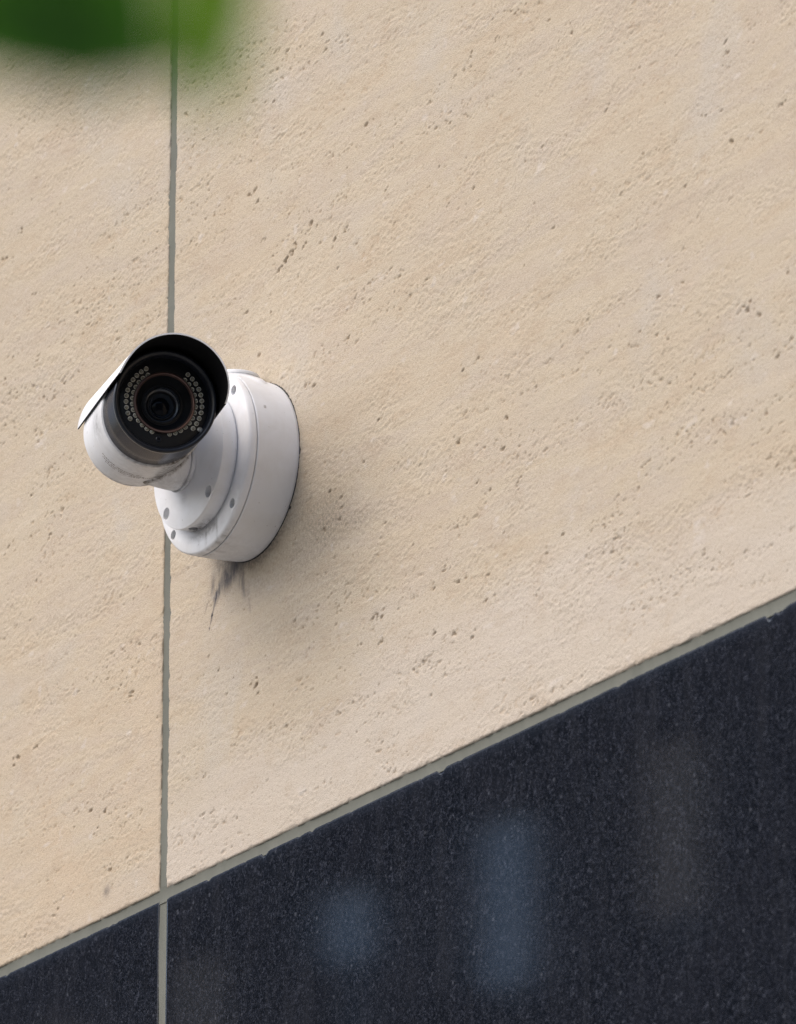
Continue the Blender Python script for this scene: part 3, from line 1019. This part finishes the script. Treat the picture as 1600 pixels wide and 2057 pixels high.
for i in range(26):
    t = rg.uniform(0.2, 0.78)
    k = min(int(t * 5), 4)
    p = Vector(limb_pts[k]).lerp(Vector(limb_pts[k + 1]), t * 5 - k) + Vector((rg.uniform(-.06, .06), rg.uniform(-.06, .06), rg.uniform(0.05, .15)))
    dirv = Vector((rg.uniform(-1, 1), rg.uniform(-1, 1), rg.uniform(-0.2, 0.7))).normalized()
    bm = bmesh.new()
    leaf_bm(bm, p, p + dirv * rg.uniform(.05, .075), Vector((rg.uniform(-.5, .5), rg.uniform(-.5, .5), 1)), rg.uniform(.03, .042))
    link('leaf', bm_mesh('leaf', bm, 80), [rg.choice((M_LEAF1, M_LEAF2))], tree)
for (ax_, ay_, az_) in ((0.9, -0.5, 4.3), (-0.5, -0.9, 4.5), (0.8, 0.35, 4.7), (-0.3, 0.4, 4.9)):
    tube('limb', [(TX, TY, 2.9), (TX + ax_ * .4, TY + ay_ * .4, 3.6), (TX + ax_, TY + ay_, az_)], [0.04, 0.025, 0.008], M_BARK, tree, 10)
bm = bmesh.new()
for i in range(1500):
    while True:
        q = Vector((rg.uniform(-1, 1), rg.uniform(-1, 1), rg.uniform(-1, 1)))
        if 0.35 < q.length < 1:
            break
    p = Vector((TX + 0.15 + q.x * 1.25, TY - 0.35 + q.y * 1.15, 4.45 + q.z * 1.05))
    dirv = Vector((rg.uniform(-1, 1), rg.uniform(-1, 1), rg.uniform(-1, .4))).normalized()
    leaf_bm(bm, p, p + dirv * rg.uniform(.06, .09), Vector((rg.uniform(-.6, .6), rg.uniform(-.6, .6), 1)), rg.uniform(.035, .05))
link('crown', bm_mesh('crown', bm, 80), [M_LEAF1], tree)['kind'] = 'stuff'

# ------------------------------------------------------------------ the street and the building mirrored in the granite
def slab_struct(name, x0, x1, y0, y1, z0, z1, mat, bev=0.0):
    bm = bmesh.new()
    box_bm(bm, x0, x1, y0, y1, z0, z1, bev)
    o = link(name, bm_mesh(name, bm), [mat])
    return tag(o, kind='structure')


M_PAVE = plain('pavement_stone', (0.24, 0.235, 0.225), 0.85)
M_ROAD = plain('asphalt', (0.05, 0.05, 0.052), 0.9)
M_KERB = plain('kerb_granite', (0.28, 0.28, 0.28), 0.8)
slab_struct('ground', -300, 300, -300, 60, -0.6, -0.145, M_ROAD)
slab_struct('pavement', -60, 40, -5.2, 0.25, -0.14, 0.0, M_PAVE)
slab_struct('kerb', -60, 40, -5.36, -5.203, -0.14, 0.004, M_KERB, 0.01)
slab_struct('opposite_kerb', -60, 40, -12.36, -12.203, -0.14, 0.004, M_KERB, 0.01)
slab_struct('opposite_pavement', -60, 40, -15.0, -12.363, -0.14, 0.0, M_PAVE)

t = NT('dark_brick')
brk = t.n('ShaderNodeTexBrick')
brk.inputs['Scale'].default_value = 4.0
brk.inputs['Color1'].default_value = (0.050, 0.040, 0.040, 1)
brk.inputs['Color2'].default_value = (0.036, 0.032, 0.034, 1)
brk.inputs['Mortar'].default_value = (0.06, 0.06, 0.06, 1)
tcx = t.n('ShaderNodeTexCoord'); sp = t.n('ShaderNodeSeparateXYZ'); cb = t.n('ShaderNodeCombineXYZ')
t.l(tcx.outputs['Object'], sp.inputs[0]); t.l(sp.outputs[0], cb.inputs[0]); t.l(sp.outputs[2], cb.inputs[1]); t.l(cb.outputs[0], brk.inputs['Vector'])
t.set(Base_Color=brk.outputs['Color'], Roughness=0.85)
M_BRICK = t.m
M_PANE = plain('window_pane', (0.012, 0.014, 0.018), 0.05)
M_FRAME = plain('window_frame_paint', (0.05, 0.05, 0.055), 0.5)
M_BLINDB = plain('pale_blue_blind', (0.80, 0.90, 0.97), 0.8)
M_BLINDT = plain('tan_blind', (0.62, 0.46, 0.34), 0.8)

bld = link('brick_building', None)
tag(bld, 'dark brick building across the street mirrored in the granite, with narrow windows', 'building')
WX = [-22.75 - 1.35 * k for k in range(-2, 12)]
ROWS = [(1.2, 2.6), (4.3, 5.6), (7.6, 8.9), (10.95, 11.93)]
YF = -15.0
bm = bmesh.new()
x_lo, x_hi = WX[-1] - 1.0, WX[0] + 1.0
# piers between the windows, spandrels between the rows: real openings 0.25 m deep
zc = [0.0]
for (a, b) in ROWS:
    zc += [a, b]
zc.append(13.6)
for i in range(0, len(zc), 2):
    box_bm(bm, x_lo, x_hi, YF - 0.4, YF, zc[i], zc[i + 1])
for (a, b) in ROWS:
    ed = [x_lo]
    for x in reversed(WX):
        ed += [x - 0.27, x + 0.27]
    ed.append(x_hi)
    for i in range(0, len(ed), 2):
        box_bm(bm, ed[i], ed[i + 1], YF - 0.4, YF - 0.003, a, b)
box_bm(bm, x_lo, x_hi, YF - 9, YF - 0.41, 0, 13.6)
link('facade_wall', bm_mesh('facade_wall', bm), [M_BRICK], bld)
bm = bmesh.new()
box_bm(bm, 22.0, 31.0, -14.9, 12.0, 0.0, 13.4)  # unseen block closing the street end, added to darken the camera box's sides
link('added_shade_block', bm_mesh('added_shade_block', bm), [M_BRICK], bld)
bm = bmesh.new()
box_bm(bm, x_lo - 0.1, x_hi + 0.1, YF - 9.1, YF + 0.12, 13.603, 13.95)
link('parapet', bm_mesh('parapet', bm), [M_KERB], bld)
wm, pm_, bmm = {}, {}, {}
for ri, (a, b) in enumerate(ROWS):
    h = b - a
    bm = bmesh.new()
    for q in ((-0.27, -0.225, 0, h), (0.225, 0.27, 0, h), (-0.225, 0.225, 0, 0.05), (-0.225, 0.225, h - 0.05, h)):
        box_bm(bm, q[0], q[1], -0.12, -0.03, q[2], q[3])
    wm[ri] = bm_mesh('window', bm)
    bm = bmesh.new()
    box_bm(bm, -0.225, 0.225, -0.085, -0.077, 0.05, h - 0.05)
    pm_[ri] = bm_mesh('pane', bm)
rg = random.Random(8)
for ri, (a, b) in enumerate(ROWS):
    for k, x in enumerate(WX):
        w = link('window', wm[ri], [M_FRAME], bld, (x, YF, a))
        link('pane', pm_[ri], [M_PANE], w)
        kk = round((-22.75 - x) / 1.35)
        bl = None
        if ri == 3 and kk in (0, 1, 2, 3, 4):
            bl = {0: (0.86, M_BLINDT), 1: (0.86, M_BLINDB), 2: (0.38, M_BLINDB), 3: (0.5, M_BLINDT), 4: (0.3, M_BLINDT)}[kk]
        elif ri != 3 and rg.random() < 0.25:
            bl = (rg.uniform(0.3, 0.9), rg.choice((M_BLINDB, M_BLINDT)))
        if bl:
            key = (round(bl[0], 1) if ri != 3 else bl[0], bl[1].name, b - a)
            if key not in bmm:
                bm = bmesh.new()
                box_bm(bm, -0.222, 0.222, -0.072, -0.064, (b - a) - 0.052 - key[0] * (b - a - 0.1), (b - a) - 0.052)
                bmm[key] = bm_mesh('blind', bm)
            link('blind', bmm[key], [bl[1]], w)
